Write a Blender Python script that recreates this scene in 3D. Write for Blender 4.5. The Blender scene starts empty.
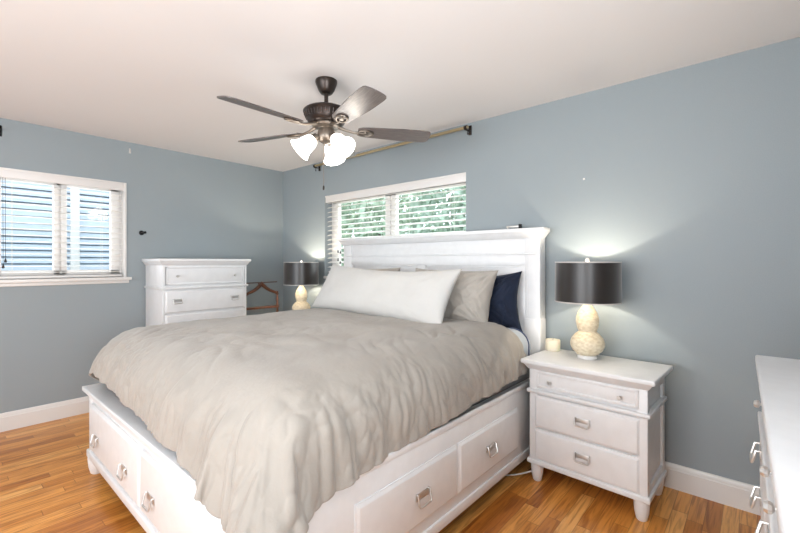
import bpy, bmesh, math, random
from mathutils import Vector, Matrix, noise, Euler
scene = bpy.context.scene
col = scene.collection
PI = math.pi
R = math.radians

# ------------------------------------------------------------------ camera, world, daylight, fill lights, exposure
cam = bpy.data.cameras.new('camera')
cam_o = bpy.data.objects.new('camera', cam)
col.objects.link(cam_o)
cam_o.location = (4.42, -2.839, 1.315)
cam_o.rotation_euler = (PI / 2, 0, math.atan2(.6594, .7518))
cam.lens = 36 * 407 / 800
cam.shift_y = -.005
cam.clip_start = .02
scene.camera = cam_o

world = bpy.data.worlds.new('world')
scene.world = world
world.use_nodes = True
bgn = world.node_tree.nodes['Background']
bgn.inputs[0].default_value = (.80, .90, 1.0, 1)
bgn.inputs[1].default_value = 2.9

def area(name, loc, rot, sx, sy, energy, color=(1, 1, 1)):
    l = bpy.data.lights.new(name, 'AREA')
    l.shape = 'RECTANGLE'
    l.size = sx
    l.size_y = sy
    l.energy = energy
    l.color = color
    o = bpy.data.objects.new(name, l)
    o.location = loc
    o.rotation_euler = rot
    col.objects.link(o)
    return o

# added fill light, set in a made-up opening of the wall behind the camera
area('fill_front', (3.3, -5.43, 1.3), (R(121), 0, 0), 2.4, 1.4, 106, (.95, .975, 1))
# weaker added fill on that wall, lifts the left wall and ceiling
area('fill_front_small', (.95, -5.43, 1.3), (R(132), 0, 0), 1.2, 1.4, 4, (.95, .975, 1))
# added fill light beside the camera, the right wall is opened for it
area('fill_right', (5.0, -2.95, 1.3), (0, R(142), 0), 1.4, 1.2, 80, (.95, .975, 1))
# daylight through the two windows in view
area('daylight_back', (1.735, .30, 1.62), (R(-90), 0, 0), 1.75, .85, 9, (.93, 1, .97))
area('daylight_left', (-.30, -2.13, 1.62), (0, R(-90), 0), .85, .85, 7, (.9, .96, 1))

scene.view_settings.view_transform = 'Standard'
scene.view_settings.look = 'None'
scene.view_settings.exposure = 0.15
scene.view_settings.gamma = 1
scene.view_settings.use_curve_mapping = False
scene.cycles.max_bounces = 10
scene.cycles.diffuse_bounces = 6
scene.cycles.transparent_max_bounces = 16
scene.cycles.use_denoising = True
scene.cycles.caustics_reflective = False
scene.cycles.caustics_refractive = False
scene.cycles.sample_clamp_indirect = 4

# ------------------------------------------------------------------ materials
def s2l(c):
    return tuple(((x / 255) / 12.92 if x / 255 <= .04045 else ((x / 255 + .055) / 1.055) ** 2.4) for x in c)

def mat(name, rgb, rough=.5, metal=0.0, spec=.5, sheen=0, coat=0):
    m = bpy.data.materials.new(name)
    m.use_nodes = True
    b = m.node_tree.nodes['Principled BSDF']
    c = s2l(rgb)
    b.inputs['Base Color'].default_value = (*c, 1)
    b.inputs['Roughness'].default_value = rough
    b.inputs['Metallic'].default_value = metal
    b.inputs['Specular IOR Level'].default_value = spec
    if sheen:
        b.inputs['Sheen Weight'].default_value = sheen
    if coat:
        b.inputs['Coat Weight'].default_value = coat
    return m

def nd(m, t, **kw):
    n = m.node_tree.nodes.new(t)
    for k, v in kw.items():
        if hasattr(n, k):
            setattr(n, k, v)
        else:
            n.inputs[k].default_value = v
    return n

def lk(m, a, b):
    m.node_tree.links.new(a, b)

def bsdf(m):
    return m.node_tree.nodes['Principled BSDF']

def add_noise_bump(m, scale, strength, dist=.002, detail=4, stretch=None, coord='Object'):
    tc = nd(m, 'ShaderNodeTexCoord')
    src = tc.outputs[coord]
    if stretch:
        mp = nd(m, 'ShaderNodeMapping')
        mp.inputs['Scale'].default_value = stretch
        lk(m, src, mp.inputs['Vector'])
        src = mp.outputs[0]
    nz = nd(m, 'ShaderNodeTexNoise', Scale=scale, Detail=detail)
    lk(m, src, nz.inputs['Vector'])
    bp = nd(m, 'ShaderNodeBump', Strength=strength, Distance=dist)
    lk(m, nz.outputs['Fac'], bp.inputs['Height'])
    lk(m, bp.outputs['Normal'], bsdf(m).inputs['Normal'])
    return nz

def vary(m, nz, rgb1, rgb2, lo=.35, hi=.65):
    cr = nd(m, 'ShaderNodeValToRGB')
    cr.color_ramp.elements[0].color = (*s2l(rgb1), 1)
    cr.color_ramp.elements[1].color = (*s2l(rgb2), 1)
    cr.color_ramp.elements[0].position = lo
    cr.color_ramp.elements[1].position = hi
    lk(m, nz.outputs['Fac'], cr.inputs[0])
    lk(m, cr.outputs[0], bsdf(m).inputs['Base Color'])
    return cr

M = {}
M['wall'] = mat('blue_grey_wall_paint', (146, 155, 159), .55, spec=.3)
vary(M['wall'], add_noise_bump(M['wall'], 220, .08, .001), (144, 153, 157), (148, 157, 161))
M['ceiling'] = mat('ceiling_paint', (224, 221, 220), .9, spec=.1)
add_noise_bump(M['ceiling'], 120, .08, .001)
M['trim'] = mat('white_trim_paint', (219, 217, 214), .35)
add_noise_bump(M['trim'], 30, .03, .001)
M['white'] = mat('white_lacquer', (222, 223, 224), .33)
nzw = add_noise_bump(M['white'], 18, .03, .001)
vary(M['white'], nzw, (220, 221, 222), (224, 225, 226))
M['vinyl'] = mat('white_vinyl', (221, 218, 215), .4)
add_noise_bump(M['vinyl'], 60, .03, .001)
M['slat'] = mat('white_slat', (242, 240, 236), .45)
add_noise_bump(M['slat'], 60, .03, .001)
M['silver'] = mat('brushed_nickel', (208, 206, 203), .33, .8)
add_noise_bump(M['silver'], 200, .05, .0005, stretch=(1, 8, 1))
M['acrylic'] = mat('clear_knob', (226, 224, 222), .12, 0, .8)
add_noise_bump(M['acrylic'], 80, .02, .0005)
M['bronze'] = mat('dark_bronze', (58, 50, 46), .35, .7)
add_noise_bump(M['bronze'], 90, .05, .0005)
M['nickel'] = mat('aged_nickel', (122, 112, 102), .38, .8)
add_noise_bump(M['nickel'], 90, .05, .0005)
M['blade'] = mat('grey_brown_blade', (96, 88, 86), .3)
nzb = add_noise_bump(M['blade'], 12, .08, .0006, stretch=(1.5, 22, 8))
vary(M['blade'], nzb, (84, 77, 75), (108, 100, 97))
M['brass'] = mat('dull_brass', (168, 152, 118), .4, .6)
add_noise_bump(M['brass'], 90, .05, .0005)
M['black'] = mat('black_metal', (18, 18, 20), .4, .5)
add_noise_bump(M['black'], 90, .05, .0005)
M['shade'] = mat('black_satin_shade', (34, 28, 25), .33, 0, .5, sheen=.3)
add_noise_bump(M['shade'], 120, .12, .0006, stretch=(8, 8, .6))
M['shade_in'] = mat('shade_lining', (228, 222, 208), .6)
add_noise_bump(M['shade_in'], 120, .05, .0006)
M['edge'] = mat('shade_edge_trim', (190, 186, 182), .5)
add_noise_bump(M['edge'], 120, .05, .0006)
M['ceramic'] = mat('cream_crackle_ceramic', (222, 208, 180), .4)
nzc = add_noise_bump(M['ceramic'], 45, .25, .002, detail=8, stretch=(1, 1, 1.6))
vary(M['ceramic'], nzc, (206, 190, 160), (234, 222, 198))
M['wax'] = mat('cream_wax', (238, 228, 204), .5)
bsdf(M['wax']).inputs['Subsurface Weight'].default_value = .15
add_noise_bump(M['wax'], 30, .05, .001)
M['wood'] = mat('red_brown_wood', (96, 56, 40), .35)
nzv = add_noise_bump(M['wood'], 9, .08, .0008, stretch=(12, 2, 12))
vary(M['wood'], nzv, (70, 38, 26), (122, 78, 54))
M['cable'] = mat('white_cable', (228, 226, 222), .45)
add_noise_bump(M['cable'], 80, .03, .0005)
M['cord'] = mat('white_cord', (222, 220, 214), .8)
add_noise_bump(M['cord'], 300, .2, .0005)
M['tassel'] = mat('dark_cord_tassel', (52, 46, 42), .6)
add_noise_bump(M['tassel'], 100, .1, .0005)

def fabric(name, c1, c2, weave=900, bump=.4, rough=.9, sheen=.25):
    m = mat(name, c1, rough, spec=.15, sheen=sheen)
    tc = nd(m, 'ShaderNodeTexCoord')
    nz = nd(m, 'ShaderNodeTexNoise', Scale=5.0, Detail=6.0)
    lk(m, tc.outputs['Object'], nz.inputs['Vector'])
    vary(m, nz, c1, c2)
    w1 = nd(m, 'ShaderNodeTexNoise', Scale=weave, Detail=2.0)
    lk(m, tc.outputs['Object'], w1.inputs['Vector'])
    w2 = nd(m, 'ShaderNodeTexNoise', Scale=55.0, Detail=6.0)
    lk(m, tc.outputs['Object'], w2.inputs['Vector'])
    ad = nd(m, 'ShaderNodeMath', operation='MULTIPLY_ADD')
    ad.inputs[1].default_value = .25
    lk(m, w1.outputs['Fac'], ad.inputs[0])
    lk(m, w2.outputs['Fac'], ad.inputs[2])
    bp = nd(m, 'ShaderNodeBump', Strength=bump, Distance=.004)
    lk(m, ad.outputs[0], bp.inputs['Height'])
    lk(m, bp.outputs['Normal'], bsdf(m).inputs['Normal'])
    return m

M['duvet'] = fabric('grey_beige_cotton', (153, 147, 139), (159, 153, 145))
M['white_cotton'] = fabric('white_cotton', (196, 195, 192), (200, 199, 196), bump=.1)
M['grey_cotton'] = fabric('grey_cotton', (164, 158, 150), (174, 168, 160))
M['navy'] = fabric('navy_cotton', (24, 30, 46), (32, 40, 58), rough=.7, sheen=.08)
M['sheet'] = fabric('pale_blue_grey_sheet', (180, 188, 196), (190, 197, 204), bump=.12)
M['mattress'] = fabric('charcoal_ticking', (112, 108, 106), (124, 120, 117))
M['piping'] = fabric('navy_piping', (70, 82, 112), (80, 92, 122))

def floor_material():
    m = mat('oak_strip_floor', (190, 120, 60), .3, spec=.5)
    tc = nd(m, 'ShaderNodeTexCoord')
    sp = nd(m, 'ShaderNodeSeparateXYZ')
    lk(m, tc.outputs['Object'], sp.inputs[0])
    W = .068
    def math_(op, a, b=None):
        n = nd(m, 'ShaderNodeMath', operation=op)
        for i, v in ((0, a), (1, b)):
            if v is None:
                continue
            if isinstance(v, (int, float)):
                n.inputs[i].default_value = v
            else:
                lk(m, v, n.inputs[i])
        return n.outputs[0]
    row = math_('FLOOR', math_('DIVIDE', sp.outputs[0], W))
    wn = nd(m, 'ShaderNodeTexWhiteNoise', noise_dimensions='1D')
    lk(m, row, wn.inputs['W'])
    off = math_('MULTIPLY', wn.outputs['Value'], 3.7)
    ys = math_('DIVIDE', math_('ADD', sp.outputs[1], off), .78)
    pl = math_('FLOOR', ys)
    cb = nd(m, 'ShaderNodeCombineXYZ')
    lk(m, row, cb.inputs[0]); lk(m, pl, cb.inputs[1])
    wn2 = nd(m, 'ShaderNodeTexWhiteNoise', noise_dimensions='3D')
    lk(m, cb.outputs[0], wn2.inputs['Vector'])
    # grain
    ad = nd(m, 'ShaderNodeVectorMath', operation='MULTIPLY_ADD')
    lk(m, wn2.outputs['Color'], ad.inputs[0])
    ad.inputs[1].default_value = (7, 7, 7)
    lk(m, tc.outputs['Object'], ad.inputs[2])
    mp = nd(m, 'ShaderNodeMapping')
    mp.inputs['Scale'].default_value = (24, 1.5, 1)
    lk(m, ad.outputs[0], mp.inputs['Vector'])
    g = nd(m, 'ShaderNodeTexNoise', Scale=1.6, Detail=7.0, Distortion=1.6)
    lk(m, mp.outputs[0], g.inputs['Vector'])
    cr = nd(m, 'ShaderNodeValToRGB')
    els = cr.color_ramp.elements
    els[0].position = .0; els[0].color = (*s2l((178, 108, 44)), 1)
    els[1].position = 1.0; els[1].color = (*s2l((236, 176, 102)), 1)
    e = els.new(.25); e.color = (*s2l((206, 136, 62)), 1)
    e = els.new(.7); e.color = (*s2l((226, 158, 80)), 1)
    lk(m, wn2.outputs['Value'], cr.inputs[0])
    cg = nd(m, 'ShaderNodeValToRGB')
    cg.color_ramp.elements[0].position = .34
    cg.color_ramp.elements[0].color = (.50, .40, .32, 1)
    cg.color_ramp.elements[1].position = .56
    cg.color_ramp.elements[1].color = (1, 1, 1, 1)
    lk(m, g.outputs['Fac'], cg.inputs[0])
    mx = nd(m, 'ShaderNodeMix', data_type='RGBA', blend_type='MULTIPLY')
    mx.inputs[0].default_value = .8
    lk(m, cr.outputs[0], mx.inputs[6]); lk(m, cg.outputs[0], mx.inputs[7])
    # seams
    fx = math_('FRACT', math_('DIVIDE', sp.outputs[0], W))
    sx = math_('LESS_THAN', fx, .03)
    fy = math_('FRACT', ys)
    sy = math_('LESS_THAN', fy, .004)
    seam = math_('MAXIMUM', sx, sy)
    mx2 = nd(m, 'ShaderNodeMix', data_type='RGBA', blend_type='MIX')
    sm = math_('MULTIPLY', seam, .55)
    lk(m, sm, mx2.inputs[0])
    lk(m, mx.outputs[2], mx2.inputs[6])
    mx2.inputs[7].default_value = (*s2l((84, 46, 22)), 1)
    lk(m, mx2.outputs[2], bsdf(m).inputs['Base Color'])
    h = math_('SUBTRACT', math_('MULTIPLY', g.outputs['Fac'], .3), seam)
    bp = nd(m, 'ShaderNodeBump', Strength=.15, Distance=.001)
    lk(m, h, bp.inputs['Height'])
    lk(m, bp.outputs['Normal'], bsdf(m).inputs['Normal'])
    bsdf(m).inputs['Roughness'].default_value = .32
    return m
M['floor'] = floor_material()

def glass_material():
    m = bpy.data.materials.new('window_glass')
    m.use_nodes = True
    nt = m.node_tree
    nt.nodes.remove(nt.nodes['Principled BSDF'])
    tr = nd(m, 'ShaderNodeBsdfTransparent')
    gl = nd(m, 'ShaderNodeBsdfGlossy', Roughness=.02)
    lw = nd(m, 'ShaderNodeLayerWeight', Blend=.5)
    pw = nd(m, 'ShaderNodeMath', operation='POWER')
    lk(m, lw.outputs['Facing'], pw.inputs[0])
    pw.inputs[1].default_value = 5
    fr = nd(m, 'ShaderNodeMath', operation='MULTIPLY_ADD')
    lk(m, pw.outputs[0], fr.inputs[0])
    fr.inputs[1].default_value = .9
    fr.inputs[2].default_value = .04
    mx = nd(m, 'ShaderNodeMixShader')
    lk(m, fr.outputs[0], mx.inputs[0]); lk(m, tr.outputs[0], mx.inputs[1]); lk(m, gl.outputs[0], mx.inputs[2])
    lk(m, mx.outputs[0], nt.nodes['Material Output'].inputs[0])
    return m
M['glass'] = glass_material()

def lit_glass(name, rgb, strength):
    m = mat(name, (245, 240, 230), .4)
    bsdf(m).inputs['Emission Color'].default_value = (*rgb, 1)
    bsdf(m).inputs['Emission Strength'].default_value = strength
    return m
M['lit_shade'] = lit_glass('lit_frosted_glass', (1, .96, .90), 5.5)
M['bulb'] = lit_glass('lit_bulb', (1, .9, .74), 12)
M['siding'] = mat('pale_blue_siding', (188, 200, 212), .7)
vary(M['siding'], add_noise_bump(M['siding'], 8, .1, .002, stretch=(1, 1, 8)), (182, 195, 208), (194, 205, 216))
M['ground'] = mat('lawn', (96, 118, 70), .95)
vary(M['ground'], add_noise_bump(M['ground'], 6, .4, .03), (80, 104, 58), (122, 138, 88))
M['bark'] = mat('bark', (92, 78, 64), .9)
add_noise_bump(M['bark'], 14, .6, .02, stretch=(3, 3, .6))
for nm, a, b_ in (('leaf_a', (140, 166, 140), (206, 222, 200)), ('leaf_b', (150, 176, 148), (216, 230, 210)), ('leaf_c', (130, 156, 136), (196, 214, 194))):
    M[nm] = mat(nm, a, .6)
    vary(M[nm], add_noise_bump(M[nm], 3.5, .1, .01), a, b_)

# ------------------------------------------------------------------ mesh helpers
class MB:
    def __init__(self):
        self.bm = bmesh.new()
    def _merge(self, tb):
        me = bpy.data.meshes.new('tmp')
        tb.to_mesh(me)
        tb.free()
        self.bm.from_mesh(me)
        bpy.data.meshes.remove(me)
        return self
    def box(self, x0, x1, y0, y1, z0, z1, bev=.003, seg=2):
        tb = bmesh.new()
        bmesh.ops.create_cube(tb, size=1)
        for v in tb.verts:
            v.co = Vector((x0 if v.co.x < 0 else x1, y0 if v.co.y < 0 else y1, z0 if v.co.z < 0 else z1))
        if bev > 0:
            bev = min(bev, .45 * min(abs(x1 - x0), abs(y1 - y0), abs(z1 - z0)))
            bmesh.ops.bevel(tb, geom=tb.edges[:], offset=bev, segments=seg, profile=.5, affect='EDGES')
        bmesh.ops.recalc_face_normals(tb, faces=tb.faces[:])
        return self._merge(tb)
    def frust(self, a, b, axis='z', bev=.0015):
        # a, b: (u0,u1,v0,v1,w) rectangles in the plane across axis; axes order keeps x,y,z
        tb = bmesh.new()
        vs = []
        for (u0, u1, v0, v1, w) in (a, b):
            for (u, v) in ((u0, v0), (u1, v0), (u1, v1), (u0, v1)):
                p = {'z': (u, v, w), 'y': (u, w, v), 'x': (w, u, v)}[axis]
                vs.append(tb.verts.new(p))
        tb.faces.new(vs[0:4]); tb.faces.new(vs[4:8])
        for i in range(4):
            j = (i + 1) % 4
            tb.faces.new((vs[i], vs[j], vs[4 + j], vs[4 + i]))
        bmesh.ops.recalc_face_normals(tb, faces=tb.faces[:])
        if bev > 0:
            bmesh.ops.bevel(tb, geom=tb.edges[:], offset=bev, segments=2, profile=.5, affect='EDGES')
        return self._merge(tb)
    def lathe(self, prof, seg=32, at=(0, 0, 0), rot=None, closed=False):
        tb = bmesh.new()
        rings = []
        for (r, z) in prof:
            if r < 1e-5:
                rings.append([tb.verts.new((0, 0, z))])
            else:
                rings.append([tb.verts.new((r * math.cos(2 * PI * k / seg), r * math.sin(2 * PI * k / seg), z)) for k in range(seg)])
        n = len(rings)
        for i in range(n if closed else n - 1):
            a, b = rings[i], rings[(i + 1) % n]
            for k in range(seg):
                k2 = (k + 1) % seg
                if len(a) == 1 and len(b) == 1:
                    continue
                if len(a) == 1:
                    tb.faces.new((a[0], b[k2], b[k]))
                elif len(b) == 1:
                    tb.faces.new((a[k], a[k2], b[0]))
                else:
                    tb.faces.new((a[k], a[k2], b[k2], b[k]))
        bmesh.ops.recalc_face_normals(tb, faces=tb.faces[:])
        mtx = Matrix.Translation(at)
        if rot is not None:
            mtx = mtx @ rot
        tb.transform(mtx)
        return self._merge(tb)
    def tube(self, pts, r, seg=10, closed=False, radii=None):
        tb = bmesh.new()
        pts = [Vector(p) for p in pts]
        n = len(pts)
        rings = []
        up = None
        for i, p in enumerate(pts):
            if closed:
                d = pts[(i + 1) % n] - pts[i - 1]
            else:
                d = pts[min(i + 1, n - 1)] - pts[max(i - 1, 0)]
            d.normalize()
            if up is None:
                up = Vector((0, 0, 1)) if abs(d.z) < .9 else Vector((1, 0, 0))
            s = d.cross(up)
            if s.length < 1e-4:
                s = d.cross(Vector((0, 1, 0)))
            s.normalize()
            u = s.cross(d).normalized()
            up = u
            rr = radii[i] if radii else r
            rings.append([tb.verts.new(p + s * rr * math.cos(2 * PI * k / seg) + u * rr * math.sin(2 * PI * k / seg)) for k in range(seg)])
        for i in range(n if closed else n - 1):
            a, b = rings[i], rings[(i + 1) % n]
            for k in range(seg):
                k2 = (k + 1) % seg
                tb.faces.new((a[k], a[k2], b[k2], b[k]))
        if not closed:
            tb.faces.new(rings[0]); tb.faces.new(rings[-1])
        bmesh.ops.recalc_face_normals(tb, faces=tb.faces[:])
        return self._merge(tb)
    def build(self, name, m, parent=None, off=(0, 0, 0), smooth=35):
        me = bpy.data.meshes.new(name)
        if any(off):
            self.bm.transform(Matrix.Translation(-Vector(off)))
        self.bm.to_mesh(me)
        self.bm.free()
        me.materials.append(m)
        o = bpy.data.objects.new(name, me)
        col.objects.link(o)
        if parent:
            o.parent = parent
        if smooth:
            for p in me.polygons:
                p.use_smooth = True
            me.set_sharp_from_angle(angle=R(smooth))
        return o

def thing(name, label, cat, loc=(0, 0, 0), rz=0, group=None):
    o = bpy.data.objects.new(name, None)
    col.objects.link(o)
    o.location = loc
    o.rotation_euler = (0, 0, rz)
    o.empty_display_size = .1
    tag(o, label, cat, group)
    return o

def tag(o, label=None, cat=None, group=None, kind=None):
    if label:
        o['label'] = label
    if cat:
        o['category'] = cat
    if group:
        o['group'] = group
    if kind:
        o['kind'] = kind
    return o

def structure(o, label=None):
    o['kind'] = 'structure'
    if label:
        o['label'] = label
    return o

def copy_tree(o, parent=None):
    c = o.copy()
    col.objects.link(c)
    c.parent = parent
    for ch in o.children:
        copy_tree(ch, c)
    return c

# ------------------------------------------------------------------ room shell
RX, RY, RZ = 4.97, -5.4, 2.44
WL = (-2.60, -1.675, 1.165, 2.055)      # left wall opening: y0 y1 z0 z1
WB = (.826, 2.643, 1.15, 2.05)          # back wall opening: x0 x1 z0 z1
WF = (2.05, 4.55, .55, 2.15)  # unseen opening, added to hold the front fill light
def wall_hole(name, axis, lo, hi, hole, a, b):
    """wall along `axis` from lo to hi, thickness a..b, with one hole (u0,u1,z0,z1)"""
    u0, u1, z0, z1 = hole
    mb = MB()
    for (p, q, r, s) in ((lo, u0, 0, RZ), (u1, hi, 0, RZ), (u0, u1, 0, z0), (u0, u1, z1, RZ)):
        if axis == 'x':
            mb.box(p, q, a, b, r, s, 0)
        else:
            mb.box(a, b, p, q, r, s, 0)
    bmesh.ops.remove_doubles(mb.bm, verts=mb.bm.verts[:], dist=1e-5)
    o = mb.build(name, M['wall'], smooth=0)
    return structure(o)

structure(MB().box(-.14, RX + .14, RY - .14, .14, -.12, 0, 0).build('floor', M['floor'], smooth=0), 'strip oak hardwood floor')
structure(MB().box(-.14, RX + .14, RY - .14, .14, RZ, RZ + .12, 0).build('ceiling', M['ceiling'], smooth=0), 'plain white ceiling')
wall_hole('wall_left', 'y', RY - .14, .14, WL, -.14, 0)
wall_hole('wall_back', 'x', 0, RX, WB, 0, .14)
wf = MB()
for (p, q, r, s_) in ((0, RX, 0, .6), (0, RX, 2.15, RZ), (0, .3, .6, 2.15), (1.6, 2.05, .6, 2.15), (4.55, RX, .6, 2.15)):  # leaves two gaps made for the added fill lights
    wf.box(p, q, RY - .14, RY, r, s_, 0)
bmesh.ops.remove_doubles(wf.bm, verts=wf.bm.verts[:], dist=1e-5)
structure(wf.build('wall_front', M['wall'], smooth=0))
wall_hole('wall_right', 'y', RY - .14, .14, (-3.6, -2.3, .5, 2.1), RX, RX + .14)  # hole made for the added fill light on this side

def baseboard(name, p0, p1, n):
    """profile swept from p0 to p1 on the floor, n = direction into the room"""
    prof = [(0, 0), (.016, 0), (.016, .108), (.012, .114), (.012, .124), (.007, .138), (0, .142)]
    tb = bmesh.new()
    rings = []
    for p in (p0, p1):
        rings.append([tb.verts.new((p[0] + n[0] * d, p[1] + n[1] * d, z)) for d, z in prof])
    k = len(prof)
    for i in range(k):
        j = (i + 1) % k
        tb.faces.new((rings[0][i], rings[0][j], rings[1][j], rings[1][i]))
    tb.faces.new(rings[0]); tb.faces.new(rings[1])
    bmesh.ops.recalc_face_normals(tb, faces=tb.faces[:])
    mb = MB(); mb._merge(tb)
    return structure(mb.build(name, M['trim'], smooth=20))
baseboard('baseboard_left', (0, RY), (0, 0), (1, 0))
baseboard('baseboard_back', (.016, 0), (RX, 0), (0, -1))
baseboard('baseboard_right', (RX, RY), (RX, -.016), (-1, 0))

# windows ---------------------------------------------------------------
def window_unit(name, width, z0, z1, stile, mid, depth0, depth1, stile2=None):
    stile2 = stile2 or stile
    """local: u along x 0..width, y = depth outwards (+), z absolute. two sashes side by side"""
    mb = MB()
    mb.box(0, width, depth0, depth1, z0, z0 + .05)
    mb.box(0, width, depth0, depth1, z1 - .05, z1)
    mb.box(0, .035, depth0, depth1, z0, z1)
    mb.box(width - min(.035, stile2 * .6), width, depth0, depth1, z0, z1)
    c = width / 2
    mb.box(c - .03, c + .03, depth0, depth1, z0, z1)
    fr = mb.build('window_frame', M['vinyl'])
    sashes = []
    for (a, b) in ((.035, c - .005), (c + .005, width - min(.035, stile2 * .6))):
        s = MB()
        d0, d1 = depth0 - .012, depth0 + .03
        sa = stile - .035 if a < .1 else mid / 2
        sb = mid / 2 if a < .1 else stile2 - .035
        s.box(a, a + sa, d0, d1, z0 + .045, z1 - .045)
        s.box(b - sb, b, d0, d1, z0 + .045, z1 - .045)
        s.box(a, b, d0, d1, z0 + .045, z0 + .085)
        s.box(a, b, d0, d1, z1 - .085, z1 - .045)
        so = s.build('sash', M['vinyl'])
        g = MB().box(a + sa * .5, b - sb * .5, d0 + .017, d0 + .021, z0 + .06, z1 - .06, 0).build('pane', M['glass'], smooth=0)
        so.parent = fr
        g.parent = so
        sashes.append(so)
    return fr

w1 = window_unit('window_1', WL[1] - WL[0], WL[2], WL[3], .10, .08, .075, .13)
w1.name = 'window_1'
w1.location = (0, WL[0], 0)
w1.rotation_euler = (0, 0, R(90))
structure(w1, 'white two-sash window in the left wall')
w2 = window_unit('window_2', WB[1] - WB[0], WB[2], WB[3], .13, .13, .095, .14, .055)
w2.name = 'window_2'
w2.location = (WB[0], 0, 0)
structure(w2, 'white two-sash window above the bed')
w3 = window_unit('added_window', WF[1] - WF[0], WF[2], WF[3], .10, .08, .075, .13)  # unseen window, added as a frame for the front fill light
w3.name = 'added_window'
w3.location = (WF[1], RY, 0)
w3.rotation_euler = (0, 0, R(180))
structure(w3)
# sill and casing of the left window
mb = MB()
mb.box(-.075, .045, WL[0] - .045, WL[1] + .04, WL[2] - .012, WL[2] + .016, .005)
mb.box(0, .016, WL[0] - .03, WL[1] + .025, WL[2] - .04, WL[2] - .012, .004)
structure(mb.build('trim_1', M['trim']), 'white window sill on the left wall')
mb = MB()
mb.box(-.075, 0, WL[1] - .014, WL[1] - .0005, WL[2] + .016, WL[3], .002)
mb.box(0, .01, WL[1] - .014, WL[1] + .006, WL[2] + .016, WL[3], .002)
structure(mb.build('trim_2', M['trim']), 'white jamb lining of the left window')
mb = MB()
mb.box(WB[0], WB[1], -.025, .095, WB[2] - .012, WB[2] + .016, .005)
structure(mb.build('trim_3', M['trim']), 'white window sill behind the headboard')

# ------------------------------------------------------------------ outside
def tree(loc, rx, ry, rz_, zc, seed, m, label, n=2600):
    rnd = random.Random(seed)
    t = thing('leafy_tree', label, 'tree', loc)
    MB().tube([(0, 0, 0), (.05, 0, zc * .5), (0, .05, zc)], .1, 10, radii=[.14, .1, .06]).build('trunk', M['bark'], t)
    bm = bmesh.new()
    for _ in range(n):
        while True:
            p = Vector((rnd.uniform(-1, 1), rnd.uniform(-1, 1), rnd.uniform(-1, 1)))
            if p.length < 1:
                break
        k = 1 + .22 * noise.noise(p * 2.2 + Vector((seed, 0, 0)))
        c = Vector((p.x * rx * k, p.y * ry * k, zc + p.z * rz_ * k))
        s = rnd.uniform(.07, .15)
        e = Euler((rnd.uniform(0, 6.3), rnd.uniform(0, 6.3), rnd.uniform(0, 6.3))).to_matrix()
        vs = [bm.verts.new(c + e @ Vector(q)) for q in ((-s, 0, 0), (-s * .2, -s * .5, s * .1), (s, 0, 0), (-s * .2, s * .5, s * .1))]
        bm.faces.new(vs)
    mb = MB(); mb.bm.free(); mb.bm = bm
    mb.build('foliage', m, t, smooth=0)
    return t
structure(MB().box(-12, 10, .3, 14, -.62, -.5, 0).build('ground', M['ground'], smooth=0), 'lawn outside the back wall')
structure(MB().box(-12, -.3, -10, .3, -.62, -.5, 0).build('ground', M['ground'], smooth=0), 'lawn outside the left wall')
tree((-2.7, 4.5, -.5), 1.6, 1.2, 2.0, 2.7, 3, M['leaf_a'], 'green tree behind the left half of the window above the bed')
tree((.55, 3.5, -.5), 1.35, 1.1, 1.8, 2.3, 5, M['leaf_c'], 'bushy green tree behind the right half of the window above the bed', 2400)
tree((-5.9, 7.2, -.5), 1.9, 1.6, 2.8, 3.1, 9, M['leaf_b'], 'pale green tree farthest back behind the window above the bed', 2600)
tree((-1.3, 7.6, -.5), 1.8, 1.4, 2.8, 3.1, 12, M['leaf_b'], 'light green tree showing between the two nearer trees behind the bed window', 2400)
# neighbour's house
nh = thing('neighbour_house', 'neighbouring house in pale blue siding seen through the left window', 'house', (-3.2, -1.5, -.5))
bm = bmesh.new()
zz = 0
while zz < 4.6:
    for (xa, xb, za, zb) in ((.030, .012, zz + .019, zz + .094), (-.06, -.06, zz - .002, zz + .021)):
        vs = [bm.verts.new(p) for p in ((xa, -4, za), (xa, 4.5, za), (xb, 4.5, zb), (xb, -4, zb), (-.2, -4, za), (-.2, 4.5, za), (-.2, 4.5, zb), (-.2, -4, zb))]
        for f in ((0, 1, 2, 3), (4, 5, 1, 0), (7, 6, 5, 4), (3, 2, 6, 7), (0, 3, 7, 4), (1, 5, 6, 2)):
            bm.faces.new([vs[i] for i in f])
    zz += .094
bmesh.ops.recalc_face_normals(bm, faces=bm.faces[:])
mb = MB(); mb.bm.free(); mb.bm = bm
mb.build('siding', M['siding'], nh, smooth=0)
MB().box(.02, .06, -.04, .07, 0, 4.6, .004).build('corner_board', M['trim'], nh)
MB().box(-.4, .5, -4.2, 4.7, 4.6, 4.75, .01).build('eave', M['trim'], nh)

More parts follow.
